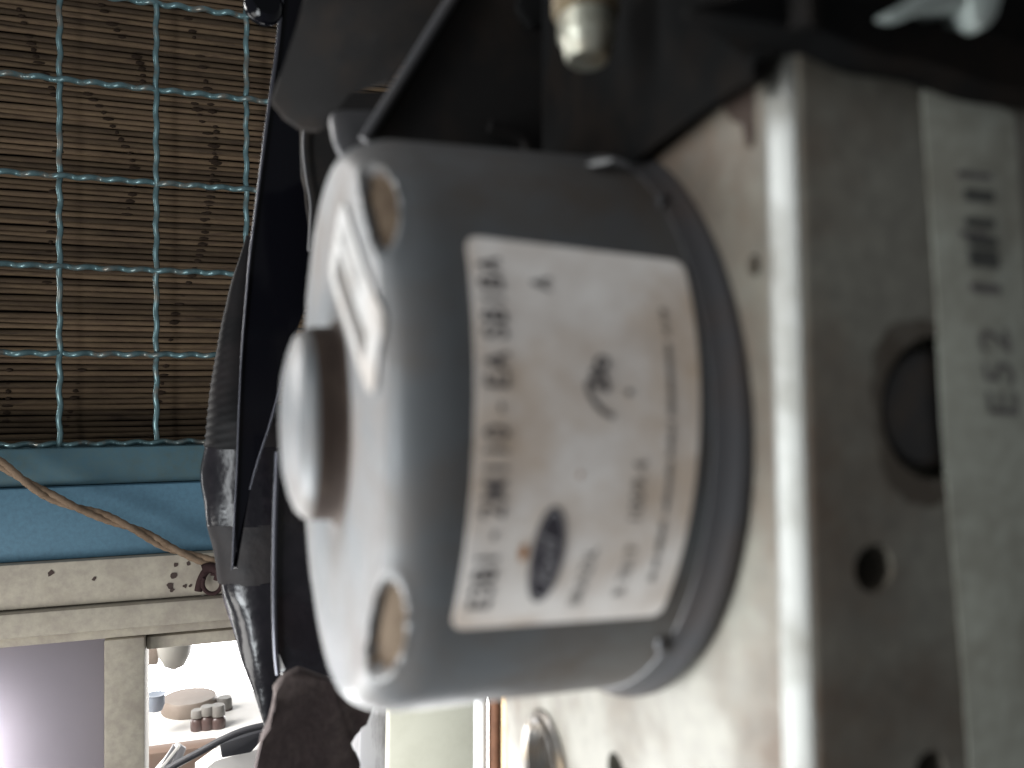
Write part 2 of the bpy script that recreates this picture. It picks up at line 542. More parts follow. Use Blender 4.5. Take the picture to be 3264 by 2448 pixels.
# rope ---------------------------------------------------------------------
ry = 0.955
rp = [at(px, py, ry) for px, py in ((-60, 1440), (20, 1490), (120, 1560), (230, 1612), (340, 1650), (440, 1692), (540, 1745), (640, 1782), (720, 1800))]
rp = spline(rp, 14)
rope = empty('rope', rp[0], 'frayed brown rope slanting across the blue beam', 'rope')
for s in range(2):
    pts = []
    for i, p in enumerate(rp):
        a = i * 0.14 + s * math.pi
        pts.append(p + Vector((0, math.cos(a) * 0.0022, math.sin(a) * 0.0026)))
    finish('strand', tube(pts, [0.0034 + 0.0003 * math.sin(i * 1.7) for i in range(len(pts))], 8), M['rope'], rope, 60)

# dark twine loop on the frame
lp = [at(px, py, fy - 0.012) for px, py in ((690, 1795), (672, 1812), (655, 1822), (640, 1850), (632, 1884))]
loop_root = empty('twine_loop', at(650, 1895, fy - 0.012), 'dark brown knotted twine loop hanging on the cream frame', 'twine')
finish('strand', tube(spline(lp, 6), 0.0040, 8), M['tie'], loop_root, 60)
ring = [at(676 + 30 * math.cos(a), 1860 + 32 * math.sin(a), fy - 0.016) for a in [math.radians(-100 + 12 * k) for k in range(27)]]
finish('loop', tube(ring, 0.0022, 8), M['tie'], loop_root, 60)
finish('knot', tube(spline([at(x, y, fy - 0.018) for x, y in ((645, 1815), (670, 1808), (700, 1822), (695, 1850))], 5), 0.0048, 8), M['tie'], loop_root, 60)

# ------------------------------------------------------------------ things seen through the window
OY = 1.9


def oz(px, py, Y=OY):
    return at(px, py, Y)


# shelf
a, b_ = oz(430, 2352), oz(900, 2352)
finish('shelf', box(a.x - 0.4, b_.x, OY - 0.05, OY + 0.2, a.z - 0.03, a.z, 0.003), M['shelf'], label='white shelf beyond the window opening', cat='shelf')
shelf_z = a.z
for k, (px, top, wpx, caph, capcol) in enumerate(((628, 2262, 42, 26, 0), (660, 2250, 48, 30, 0), (694, 2246, 52, 36, 0), (716, 2222, 52, 40, 0), (660, 2226, 58, 40, 0))):
    depth = OY + (0.10 if k in (3, 4) else 0.0)
    c = at(px, 2350, depth)
    sc = depth * 0.9 / FPX
    t = at(px, top, depth).z
    r = wpx / 2 * sc
    h = t - shelf_z
    lab = ['short brown jar at the left end of the front row on the shelf', 'middle brown jar of the front row on the shelf', 'broad brown jar at the right end of the front row on the shelf',
           'tall brown jar at the right of the back row on the shelf', 'tall wide brown jar at the left of the back row on the shelf'][k]
    bt = empty('jar', (c.x, depth, shelf_z), lab, 'jar', 'brown jars on the shelf outside')
    hc = caph * sc
    finish('body', lathe([(0, 0.0), (r * 0.95, 0.0), (r, 0.004), (r, (h - hc) * 0.72), (r * 0.8, (h - hc) * 0.9), (r * 0.62, h - hc), (0, h - hc)], (c.x, depth, shelf_z), (0, 0, 1), 20), M['bottle'], bt, 50)
    finish('lid', lathe([(0, h - hc + 0.0006), (r * 0.9, h - hc + 0.0006), (r * 0.95, h - hc + 0.003), (r * 0.9, h - 0.003), (r * 0.8, h), (0, h)], (c.x, depth, shelf_z), (0, 0, 1), 20), M['bottle_cap'], bt, 50)
# drum behind bottles
dc = at(604, 2352, OY + 0.16)
dt = at(610, 2218, OY + 0.12)
finish('drum', lathe([(0, 0), (0.055, 0), (0.058, 0.004), (0.058, dt.z - shelf_z - 0.006), (0.054, dt.z - shelf_z), (0, dt.z - shelf_z)], (dc.x, OY + 0.12, shelf_z), (0, 0, 1), 32),
       M['drum'], smooth=40, label='squat tan drum standing behind the brown jars', cat='drum')
# bowl shaped lamp shade at the head of the window
bc = at(556, 2030, OY)
rr = 60 / FPX * OY * 0.9
finish('bowl_shade', lathe([(rr * 1.0, 0.03), (rr * 0.98, 0.0), (rr * 0.85, -0.03), (rr * 0.55, -0.052), (0, -0.062), (0, -0.057), (rr * 0.5, -0.047), (rr * 0.8, -0.026), (rr * 0.92, 0.002), (rr * 0.94, 0.03)],
                           (bc.x, OY, bc.z - 0.005), (0, 0, 1), 40, closed=False), M['bowl'], smooth=50, label='cream bowl shaped lamp shade at the top of the window opening', cat='lamp shade')
finish('wall_box', box(at(462, 2070, OY).x, at(505, 2070, OY).x, OY, OY + 0.06, at(480, 2122, OY).z, at(480, 2040, OY).z, 0.004), M['drum'], smooth=40,
       label='small tan box beside the post under the window head', cat='box')
# blue grey bundle
c = at(495, 2240, OY)
rr2 = 26 / FPX * OY
finish('enamel_pot', lathe([(0, -rr2 * .9), (rr2 * .75, -rr2 * .85), (rr2, -rr2 * .2), (rr2 * 1.02, rr2 * 0.9), (rr2 * 1.12, rr2 * 1.0), (rr2 * .9, rr2 * 1.0), (0, rr2 * .7)], c, (0, 0, 1), 28),
       M['bowl_edge'], smooth=40, label='pale blue pot beside the window post', cat='pot')
# bench top and rail in the lower corner
finish('brown_board', box(at(430, 2440, 1.7).x - .1, at(690, 2440, 1.7).x, 1.7, 1.74, at(500, 2448, 1.7).z - 0.1, at(500, 2400, 1.7).z, 0.003), M['brown_board'], smooth=40,
       label='brown board in the lower corner of the window opening', cat='board')
finish('bench_top', plate(((690, 2430), (700, 2415), (810, 2392), (845, 2380), (900, 2380), (900, 2520), (640, 2520), (620, 2470)), 1.45, 0.05, 0.003), M['shelf'], smooth=40,
       label='white rounded bench top under the black case', cat='bench')
finish('black_case', plate(((700, 2372), (835, 2330), (850, 2345), (800, 2400), (707, 2418)), 1.42, 0.03, 0.003), M['slate'], smooth=40,
       label='black ribbed case lying on the white bench', cat='case')
rail = spline([at(px, py, 1.38) for px, py in ((500, 2475), (560, 2438), (640, 2395), (720, 2352), (790, 2325), (880, 2305))], 8)
finish('handrail', tube(rail, 0.0052, 10), M['slate'], smooth=60, label='thin black curved rail above the black case', cat='rail')
rk = empty('slatted_rack', at(540, 2448, 1.5), 'grey slatted rack leaning in front of the brown board', 'rack')
for (x0, x1) in ((512, 560), (545, 583)):
    finish('slat', plate(((x0, 2440), (x0 + 22, 2452), (x1 + 10, 2388), (x1 - 8, 2376)), 1.5, 0.008, 0.001), M['rack'], rk, 40)
finish('frame', tube([at(x, y, 1.505) for x, y in ((490, 2470), (530, 2425), (572, 2372))], 0.006, 8), M['shelf'], rk, 60)

# ------------------------------------------------------------------ black car body parts between wall and module
BY = 0.42
lf = [(905, -60), (884, 160), (860, 330), (838, 500), (818, 660), (800, 800), (785, 960), (772, 1120), (763, 1300), (756, 1500), (748, 1660), (742, 1815)]
rt = [(756, 1815), (775, 1690), (797, 1560), (825, 1460), (858, 1360), (888, 1250), (912, 1150), (1000, 900), (1060, 600), (1060, -60)]
panel = empty('body_panel', at(750, 1815, BY), 'glossy black curved car body panel left of the pump motor', 'body panel')
finish('panel_skin', plate(lf + rt, BY, 0.012, 0.002), M['gloss'], panel, 40)
edge = spline([at(px - 1, py, BY - 0.0012) for px, py in lf], 5)
finish('edge_trim', tube(edge, [0.0005 + 0.0006 * max(0, 1 - i / 34.0) for i in range(len(edge))], 8), M['trim'], panel, 60)
edge2 = spline([at(px, py, BY - 0.0012) for px, py in ((797, 1560), (825, 1460), (858, 1360), (888, 1250), (912, 1150))], 5)
finish('edge_trim', tube(edge2, 0.0006, 8), M['trim'], panel, 60)

# dark panel added for the blackness behind the module
inner = empty('dark_backing', at(1500, 800, 0.33), 'dark panel added for the blackness behind the top of the pump motor', 'panel')
finish('sheet', plate(((955, 300), (2600, 250), (2600, 900), (1010, 900), (985, 640), (962, 560)), 0.33, 0.004, 0.001), M['bracket'], inner, 40)
finish('backing_edge', tube(spline([at(x, y, 0.328) for x, y in ((972, 380), (968, 470), (978, 570), (992, 660), (985, 800))], 5), 0.0006, 8), M['lip'], inner, 60)
# small blob at the top
finish('grommet', lathe([(0, -0.004), (0.006, -0.004), (0.0085, -0.001), (0.0085, 0.003), (0.006, 0.006), (0, 0.006)], at(838, 22, 0.40), (0.2, -1, 0.1), 24), M['gloss'], smooth=50,
       label='round black grommet at the top beside the wire mesh', cat='grommet')

# bent rubber boot ------------------------------------------------------------
HY = 0.50
SEC = [(748, 786, 812), (820, 764, 812), (900, 736, 815), (1050, 702, 812), (1250, 668, 850), (1400, 655, 1000), (1520, 640, 1020), (1640, 660, 1020), (1750, 684, 1020),
       (1850, 700, 1000), (2000, 742, 960), (2150, 790, 920), (2250, 822, 890), (2330, 848, 872)]


def sec_at(py):
    for (a, b_) in zip(SEC[:-1], SEC[1:]):
        if a[0] <= py <= b_[0]:
            t = (py - a[0]) / (b_[0] - a[0])
            t2 = t
            return (a[1] + (b_[1] - a[1]) * t2, a[2] + (b_[2] - a[2]) * t2)
    return SEC[-1][1:]


def sleeve(y0, y1, step, grow=0.0, rib=None, crease=0.0, seed=0):
    rnd = random.Random(seed)
    n = max(2, int((y1 - y0) / step))
    seg = 28
    bm = bmesh.new()
    rings = []
    for i in range(n + 1):
        py = y0 + (y1 - y0) * i / n
        ls, rs = 0, 0
        for dd in (-30, -15, 0, 15, 30):
            l_, r_ = sec_at(min(max(py + dd, SEC[0][0]), SEC[-1][0]))
            ls += l_ / 5
            rs += r_ / 5
        L_, R_ = at(ls, py, HY), at(rs, py, HY)
        c = (L_ + R_) / 2
        hw = (R_ - L_).length / 2 + grow
        ring_ = []
        for k in range(seg):
            a = 2 * math.pi * k / seg
            g = 1.0
            if rib:
                g += rib * max(0, math.sin(2 * math.pi * (py + 30 * math.cos(a)) / 27.0)) * (1 if py > 1000 else 0)
            if crease:
                g += crease * math.sin(py * 0.021 + 2.3 * math.cos(a + seed)) * math.sin(3 * a + py * 0.008)
            ring_.append(bm.verts.new(c + Vector((math.cos(a) * hw * g, math.sin(a) * min(hw * 0.7, 0.016) * g, 0.0))))
        rings.append(ring_)
    for A, B in zip(rings[:-1], rings[1:]):
        for k in range(seg):
            l = (k + 1) % seg
            bm.faces.new((A[k], A[l], B[l], B[k]))
    bm.faces.new(list(reversed(rings[0])))
    bm.faces.new(rings[-1])
    return bm_mesh(bm)


boot = empty('rubber_boot', at(860, 2330, HY), 'bent black rubber boot with ribbed neck beside the glossy panel', 'rubber boot')
finish('ribbed_neck', sleeve(752, 1425, 4, 0, 0.025), M['boot'], boot, 50)
finish('slick_section', sleeve(1420, 1665, 10, 0.0004, None, 0.03, 2), M['boot_gloss'], boot, 60)
finish('tape_wrap', sleeve(1660, 1845, 10, 0.0009, None, 0.02, 3), M['tape'], boot, 60)
finish('lower_sleeve', sleeve(1840, 2332, 10, 0.0, None, 0.05, 4), M['boot_gloss'], boot, 60)
# plastic strip right of the boot
ps = empty('plastic_strip', at(900, 2180, 0.36), 'upright black plastic strip between the boot and the motor cap', 'plastic strip')
finish('strip', plate(((884, 1440), (876, 1700), (874, 1900), (878, 2060), (886, 2150), (906, 2160), (1100, 2190), (1100, 1900), (1060, 1440)), 0.36, 0.010, 0.003), M['boot_gloss'], ps, 40)
finish('edge_bead', tube(spline([at(x, y, 0.3585) for x, y in ((884, 1440), (876, 1700), (874, 1900), (878, 2060), (886, 2150))], 6), 0.0011, 8), M['trim'], ps, 60)
# torn plate at the bottom
tp = [(868, 2205), (905, 2160), (958, 2135), (1050, 2170), (1200, 2240), (1160, 2305), (1152, 2332), (1128, 2352), (1108, 2368), (1118, 2392), (1142, 2412), (1152, 2440), (1140, 2520), (800, 2520), (818, 2440),
      (836, 2360), (850, 2320), (878, 2270), (886, 2235)]
finish('torn_plate', plate(tp, 0.31, 0.006, 0.0012, tilt=lambda x, y: 0.00009 * (y - 2200) * -0.3 + 0.012 * math.sin(x * 0.012)), M['torn'], smooth=40,
       label='dusty brown torn plate below the motor cap', cat='plate')

# ------------------------------------------------------------------ uprights under the motor
finish('weathered_post', plate(((1150, 2240), (1246, 2240), (1240, 2540), (1140, 2540)), 0.60, 0.05, 0.004), M['post'], smooth=40, label='weathered grey white post right of the torn brown plate', cat='post')
finish('cream_board', plate(((1242, 2200), (1520, 2200), (1520, 2560), (1236, 2560)), 0.55, 0.012, 0.002), M['cream_panel'], smooth=40, label='plain cream board below the motor', cat='board')
finish('white_tube', tube([at(1532, 2180, 0.30), at(1532, 2560, 0.30)], 22 / FPX * 0.30, 20), M['white_paint'], smooth=60, label='glossy white upright tube beside the rusty pipe', cat='tube')
finish('rusty_pipe', tube([at(1577, 2180, 0.30), at(1577, 2560, 0.30)], 22 / FPX * 0.30, 20), M['rust_pipe'], smooth=60, label='rusty brown upright pipe beside the white tube', cat='pipe')
finish('tan_pipe', tube([at(1618, 2180, 0.29), at(1618, 2560, 0.29)], 22 / FPX * 0.29, 20), M['brass'], smooth=60, label='tan upright pipe next to the valve block', cat='pipe')

# ------------------------------------------------------------------ brake pump module
R = 0.040
AX = Vector((0, 0.1274, -0.0056))           # motor axis runs along x through here
XB = 0.0605                                  # motor side face of the valve block
mod = empty('brake_pump_module', (0.10, 0.1274, -0.082), 'grey brake pump motor with paper label bolted on an aluminium valve block', 'brake pump')


def cap_x(r):
    """x of the cap surface at radius r outside the boss"""
    t = [(0.0, .0183), (.0135, .0184), (.022, .0184), (.030, .0185), (.036, .0189)]
    for (a, xa), (b_, xb) in zip(t[:-1], t[1:]):
        if r <= b_:
            return xa + (xb - xa) * (r - a) / (b_ - a)
    # shoulder arc to the skirt
    r0, x0, x1 = .036, .0189, .0265
    u = min(1, (r - r0) / (R - r0))
    return x0 + (x1 - x0) * (1 - math.sqrt(max(0, 1 - u * u)))


def ray_cap(px, py):
    d = ray(px, py)
    s = 0.05
    best = None
    for i in range(4000):
        s = 0.06 + i * 0.00003
        p = d * s
        r = math.hypot(p.y - AX.y, p.z - AX.z)
        if r < R and p.x >= cap_x(r):
            return p
    return d * 0.1


def ray_cyl(px, py, rad=R):
    d = ray(px, py)
    a = d.y ** 2 + d.z ** 2
    b_ = -2 * (d.y * AX.y + d.z * AX.z)
    c = AX.y ** 2 + AX.z ** 2 - rad * rad
    disc = b_ * b_ - 4 * a * c
    s = (-b_ - math.sqrt(max(disc, 0))) / (2 * a)
    p = d * s
    return p.x, math.atan2(p.z - AX.z, -(p.y - AX.y))      # x, angle from the front (up positive)


def cyl(x, phi, rad):
    return Vector((x, AX.y - math.cos(phi) * rad, AX.z + math.sin(phi) * rad))


# housing profile (radius, x)
prof = [(0.0, .0118), (.004, .0119), (.008, .0123), (.0107, .0130), (.0124, .0137), (.0132, .0145), (.01355, .0154), (.0137, .0165), (.0138, .0186), (.0141, .0191), (.0148, .0193), (.0165, .0190)]
for r in (.019, .022, .025, .028, .030, .032, .034, .036):
    prof.append((r, cap_x(r)))
for k in range(1, 13):
    a = math.pi / 2 * k / 12
    prof.append((.036 + (R - .036) * math.sin(a), .0189 + .0076 * (1 - math.cos(a))))
for k in range(1, 25):
    x = .0265 + (XB - .0265) * k / 24
    prof.append((R + 0.0004 * k / 24, x))
# pockets
pk, pr_hit = [], []
for (px, py) in ((1232, 620), (1236, 2040)):
    p = ray_cap(px, py)
    pk.append(math.atan2(p.z - AX.z, -(p.y - AX.y)))
    pr_hit.append(math.hypot(p.y - AX.y, p.z - AX.z))
POCK = [pk[0], pk[1], math.pi - pk[0], math.pi - pk[1]]
SEG = 288
bm = bmesh.new()
dsum = [0.0]
for (a, b_) in zip(prof[:-1], prof[1:]):
    dsum.append(dsum[-1] + math.hypot(b_[0] - a[0], b_[1] - a[1]))
# arc length of the middle of the pocket (on the shoulder)
kmid = min(range(len(prof)), key=lambda i: abs(prof[i][0] - 0.0379) + (1 if prof[i][1] > .0262 else 0))
smid = dsum[kmid]
# finer profile so that the pockets have crisp edges
fprof = []
for i in range(len(prof) - 1):
    n = 1
    if dsum[i] > smid - 0.008 and dsum[i] < smid + 0.008:
        n = max(1, int((dsum[i + 1] - dsum[i]) / 0.0003))
    for k in range(n):
        t = k / n
        fprof.append((prof[i][0] + (prof[i + 1][0] - prof[i][0]) * t, prof[i][1] + (prof[i + 1][1] - prof[i][1]) * t, dsum[i] + (dsum[i + 1] - dsum[i]) * t))
fprof.append((prof[-1][0], prof[-1][1], dsum[-1]))
rings, flags = [], {}
for (r, x, s) in fprof:
    if r < 1e-7:
        rings.append([bm.verts.new((x, AX.y, AX.z))])
        continue
    ring_ = []
    for k in range(SEG):
        ph = 2 * math.pi * k / SEG
        rr, xx = r, x
        inside = 0.0
        for q in POCK:
            d = (ph - q + math.pi) % (2 * math.pi) - math.pi
            uu = d * 0.037 / 0.0084
            vv = (s - smid) / 0.0025
            e = uu * uu + vv * vv
            if e < 1.0:
                w = min(1.0, (1.0 - e) / 0.38)
                w = w * w * (3 - 2 * w)
                rr -= 0.0012 * w
                xx += 0.0012 * w
                inside = max(inside, w)
            elif e < 1.7:                      # slightly raised rim
                w = 1 - abs(e - 1.25) / 0.45
                if w > 0:
                    rr += 0.0001 * w
                    xx -= 0.0001 * w
        v = bm.verts.new((xx, AX.y - math.cos(ph) * rr, AX.z + math.sin(ph) * rr))
        if inside > 0.55:
            flags[v] = 1
        ring_.append(v)
    rings.append(ring_)
BOSS_WALL = [i for i, q in enumerate(fprof) if .0135 < q[0] < .0142 and .0153 < q[1] < .0192]
for ri, (A, B) in enumerate(zip(rings[:-1], rings[1:])):
    for k in range(SEG):
        l = (k + 1) % SEG
        if len(A) == 1:
            f = bm.faces.new((A[0], B[k], B[l]))
        else:
            f = bm.faces.new((A[k], B[k], B[l], A[l]))
        if sum(1 for v in f.verts if v in flags) >= 3:
            f.material_index = 1
        elif ri in BOSS_WALL:
            f.material_index = 2  # boss wall colour holds its dark reflection as well as grime
housing = finish('motor_housing', bm_mesh(bm), [M['housing'], M['pocket'], M['grime_shade']], mod, 55)

# flange with rolled bead
RF = 0.0421
finish('flange_ring', lathe([(R + .0003, .0562), (R + .0006, .0563), (R + .0009, .0572), (R + .0014, .0584), (R + .0019, .0590), (RF, .0595), (RF, .0606), (RF - .0003, .0608), (R + .0003, .0608)],
                            (0, AX.y, AX.z), (1, 0, 0), 128, closed=True), M['flange'], mod, 40)
# crimp marks pressed into the skirt
for (px, py) in ((2112, 640), (2110, 2060)):
    x, ph = ray_cyl(px, py, R + 0.0005)
    pts = [cyl(x + 0.0009 * t, ph + (0.045 if py < 1200 else -0.045) * t, R + 0.0004) for t in (-1, -.5, 0, .5, 1)]
    finish('crimp_mark', tube(pts, [0.0003, 0.0008, 0.0009, 0.0008, 0.0003], 8), M['flange'], housing, 60)


# rating label ----------------------------------------------------------------
corners = [ray_cyl(*c) for c in ((1432, 1996), (2098, 1952), (2170, 842), (1478, 760))]   # BL BR TR TL
xa, xb_ = (corners[0][0] + corners[3][0]) / 2, (corners[1][0] + corners[2][0]) / 2


def lab(u, v, e=0.0):
    """u 0..1 along the axis, v 0..1 from bottom to top"""
    bl, br, tr, tl = corners
    x = (bl[0] * (1 - u) + br[0] * u) * (1 - v) + (tl[0] * (1 - u) + tr[0] * u) * v
    p = (bl[1] * (1 - u) + br[1] * u) * (1 - v) + (tl[1] * (1 - u) + tr[1] * u) * v
    return cyl(x, p, R + 0.00042 + e)


bm = bmesh.new()
NU, NV = 36, 72
grid = {}
for i in range(NU + 1):
    for j in range(NV + 1):
        u, v = i / NU, j / NV
        # rounded corners
        cr_u, cr_v = 0.055, 0.035
        uu, vv = u, v
        du = max(cr_u - u, u - (1 - cr_u), 0) / cr_u
        dv = max(cr_v - v, v - (1 - cr_v), 0) / cr_v
        if du > 0 and dv > 0:
            m_ = max(du, dv)
            n_ = math.hypot(du, dv)
            k_ = m_ / n_
            uu = (cr_u - du * k_ * cr_u) if u < .5 else (1 - cr_u + du * k_ * cr_u)
            vv = (cr_v - dv * k_ * cr_v) if v < .5 else (1 - cr_v + dv * k_ * cr_v)
        grid[i, j] = bm.verts.new(lab(uu, vv))
for i in range(NU):
    for j in range(NV):
        bm.faces.new((grid[i, j], grid[i + 1, j], grid[i + 1, j + 1], grid[i, j + 1]))
ext = bmesh.ops.extrude_face_region(bm, geom=list(bm.faces))
for v in [g for g in ext['geom'] if isinstance(g, bmesh.types.BMVert)]:
    d = Vector((0, v.co.y - AX.y, v.co.z - AX.z)).normalized()
    v.co += d * 0.00014
rating = finish('rating_label', bm_mesh(bm), M['label'], mod, 60, label='stained white paper label with printed part numbers')


def text_mesh(body, shear=0.0, spacing=1.0, bold=0.0):
    c = bpy.data.curves.new('t', 'FONT')
    c.body = body
    c.size = 1.0
    c.shear = shear
    c.space_character = spacing
    c.offset = bold
    o = bpy.data.objects.new('t', c)
    COL.objects.link(o)
    dg = bpy.context.evaluated_depsgraph_get()
    dg.update()
    me = bpy.data.meshes.new_from_object(o.evaluated_get(dg))
    bpy.data.objects.remove(o)
    bm_ = bmesh.new()
    bm_.from_mesh(me)
    bmesh.ops.triangulate(bm_, faces=bm_.faces)
    bmesh.ops.subdivide_edges(bm_, edges=[e for e in bm_.edges if e.calc_length() > 0.35], cuts=2, use_grid_fill=False)
    bm_.to_mesh(me)
    bm_.free()
    xs = [v.co.x for v in me.vertices]
    ys = [v.co.y for v in me.vertices]
    return me, min(xs), max(xs), min(ys), max(ys)


def v_of(px, py):
    """picture point to label coordinates (u, v)"""
    x, p = ray_cyl(px, py, R + 0.0006)
    bl, br, tr, tl = corners
    u, v = 0.5, 0.5
    for _ in range(12):
        pb = bl[1] * (1 - u) + br[1] * u
        pt = tl[1] * (1 - u) + tr[1] * u
        v = (p - pb) / (pt - pb)
        xl = bl[0] * (1 - v) + tl[0] * v
        xr = br[0] * (1 - v) + tr[0] * v
        u = (x - xl) / (xr - xl)
    return u, v


def print_text(body, p_start, p_end, width_u, m, shear=0.0, spacing=1.0, parent=None, e=0.00028, name='printed_text', bold=0.0, fit=True):
    """text whose baseline runs from picture point p_start to p_end on the label, letters rising towards the cap"""
    me, x0, x1, y0, y1 = text_mesh(body, shear, spacing, bold)
    us, vs = v_of(*p_start)
    ue, ve = v_of(*p_end)
    for w in me.vertices:
        t = (w.co.x - x0) / (x1 - x0)
        h = (w.co.y - y0) / (y1 - y0)
        u = us + (ue - us) * t - width_u * h
        v = vs + (ve - vs) * t
        w.co = lab(u, v, e)
    return finish(name, me, m, parent or rating)


print_text('E3B1 - 2M110 - EA SB1BA', (1560, 1938), (1592, 822), 0.105, M['ink'], spacing=1.12, bold=0.012)
print_text('A', (1755, 930), (1757, 885), 0.09, M['ink'], bold=0.01)
print_text('BRAZIL', (1845, 1925), (1905, 1745), 0.055, M['ink_faint'], spacing=1.1)
print_text('B 701T', (1985, 1895), (2035, 1735), 0.055, M['ink_faint'], spacing=1.15)
print_text('1009.4', (2042, 1655), (2062, 1470), 0.06, M['ink_faint'], spacing=1.1)
print_text('\u2022', (2014, 1262), (2016, 1240), 0.03, M['ink_faint'])
# worn illegible small print along the block side edge of the label
rnd = random.Random(5)
bm = bmesh.new()
us0, vs0 = v_of(2082, 1850)
um, vm = v_of(2150, 1400)
ue0, ve0 = v_of(2120, 985)
t = 0.0
while t < 1.0:
    w_ = rnd.uniform(0.005, 0.011)
    v = vs0 + (ve0 - vs0) * t
    u = us0 * (1 - t) * (1 - 2 * t) + 4 * um * t * (1 - t) + ue0 * t * (2 * t - 1)
    u = us0 + (ue0 - us0) * t
    hh = rnd.uniform(0.018, 0.030)
    q = [lab(u, v, .00024), lab(u, v + w_ * 0.8, .00024), lab(u - hh, v + w_ * 0.8, .00024), lab(u - hh, v, .00024)]
    if rnd.random() > 0.12:
        bm.faces.new([bm.verts.new(x) for x in q])
    t += w_ * 1.15 / abs(ve0 - vs0)
finish('small_print', bm_mesh(bm), M['ink_faint'], rating)


# oval emblem
def oval_disc(pc, ru, rv, e, rin=0.0, n=48, rot=0.0):
    uc, vc = v_of(*pc)
    bm_ = bmesh.new()
    rads = [rin + (1 - rin) * k / 8 for k in range(9)]
    rgs = []
    for q in rads:
        if q < 1e-6:
            rgs.append([bm_.verts.new(lab(uc, vc, e))])
        else:
            rgs.append([bm_.verts.new(lab(uc + ru * q * math.cos(2 * math.pi * k / n) + rot * rv * q * math.sin(2 * math.pi * k / n), vc + rv * q * math.sin(2 * math.pi * k / n), e)) for k in range(n)])
    for A, B in zip(rgs[:-1], rgs[1:]):
        for k in range(n):
            l = (k + 1) % n
            if len(A) == 1:
                bm_.faces.new((A[0], B[k], B[l]))
            else:
                bm_.faces.new((A[k], B[k], B[l], A[l]))
    return bm_mesh(bm_)


EC = (1744, 1775)
finish('oval_emblem', oval_disc(EC, 0.074, 0.130, .00022), M['emblem'], rating, label='dark oval emblem with script lettering')
finish('emblem_ring', oval_disc(EC, 0.067, 0.120, .00030, rin=0.93), M['emblem_white'], rating)
print_text('Ford', (1758, 1866), (1775, 1700), 0.072, M['emblem_white'], shear=0.35, spacing=0.86, e=.00036, name='emblem_script')
# script mark built from strokes
def stroke(pts, rad, m, name='script_mark', e=.0003):
    P = []
    for p in spline([Vector((x, y, 0)) for x, y in pts], 6):
        u, v = v_of(p.x, p.y)
        P.append((u, v))
    bm_ = bmesh.new()
    prev = None
    for i, (u, v) in enumerate(P):
        j = min(i + 1, len(P) - 1)
        k = max(i - 1, 0)
        du, dv = P[j][0] - P[k][0], (P[j][1] - P[k][1]) * 1.75
        n_ = math.hypot(du, dv) or 1
        nu, nv = -dv / n_ * rad, du / n_ * rad / 1.75
        a, b2 = bm_.verts.new(lab(u + nu, v + nv, e)), bm_.verts.new(lab(u - nu, v - nv, e))
        if prev:
            bm_.faces.new((prev[0], a, b2, prev[1]))
        prev = (a, b2)
    return bm_


allbm = bmesh.new()
for pts_, rad in ((((1955, 1330), (1920, 1310), (1890, 1275), (1873, 1235), (1880, 1215)), 0.011),
                  (((1880, 1222), (1910, 1228), (1938, 1245)), 0.012),
                  (((1938, 1246), (1925, 1200), (1900, 1180), (1880, 1192)), 0.010),
                  (((1868, 1225), (1900, 1200), (1930, 1185)), 0.009),
                  (((1925, 1190), (1900, 1165), (1912, 1140), (1935, 1150), (1928, 1175)), 0.010)):
    s_ = stroke(pts_, rad, None)
    me_ = bpy.data.meshes.new('tmp')
    s_.to_mesh(me_)
    s_.free()
    allbm.from_mesh(me_)
    bpy.data.meshes.remove(me_)
finish('script_mark', bm_mesh(allbm), M['ink'], rating)
# rust spot beside the emblem
bmr = oval_disc((1668, 1762), 0.020, 0.022, .0002)
finish('rust_spot', bmr, M['rust'], rating)
finish('rust_spot', oval_disc((1850, 1513), 0.008, 0.008, .0002), M['rust'], rating)

# small cap sticker -----------------------------------------------------------
cs = [ray_cap(*c) for c in ((1101, 628), (1054, 870), (1200, 1285), (1266, 1010))]    # T L B R


def capsurf(y, z, e):
    r = math.hypot(y - AX.y, z - AX.z)
    return Vector((cap_x(r) - e, y, z))


def stk(a, b_, e):
    """a along the long side (T->R), b across (T->L)"""
    T, L_, B, R_ = cs
    y = (T.y * (1 - a) + R_.y * a) * (1 - b_) + (L_.y * (1 - a) + B.y * a) * b_
    z_ = (T.z * (1 - a) + R_.z * a) * (1 - b_) + (L_.z * (1 - a) + B.z * a) * b_
    return capsurf(y, z_, e)


bm = bmesh.new()
g = {}
for i in range(41):
    for j in range(17):
        a, b_ = i / 40, j / 16
        ca, cb = 0.09, 0.22
        da = max(ca - a, a - 1 + ca, 0) / ca
        db = max(cb - b_, b_ - 1 + cb, 0) / cb
        if da > 0 and db > 0:
            k_ = max(da, db) / math.hypot(da, db)
            a = (ca - da * k_ * ca) if a < .5 else 1 - ca + da * k_ * ca
            b_ = (cb - db * k_ * cb) if b_ < .5 else 1 - cb + db * k_ * cb
        g[i, j] = bm.verts.new(stk(a, b_, 0.00025))
for i in range(40):
    for j in range(16):
        bm.faces.new((g[i, j], g[i + 1, j], g[i + 1, j + 1], g[i, j + 1]))
ext = bmesh.ops.extrude_face_region(bm, geom=list(bm.faces))
for v in [q for q in ext['geom'] if isinstance(q, bmesh.types.BMVert)]:
    v.co.x -= 0.00015
sticker = finish('cap_sticker', bm_mesh(bm), M['sticker'], mod, 60, label='small white printed sticker on the motor cap')
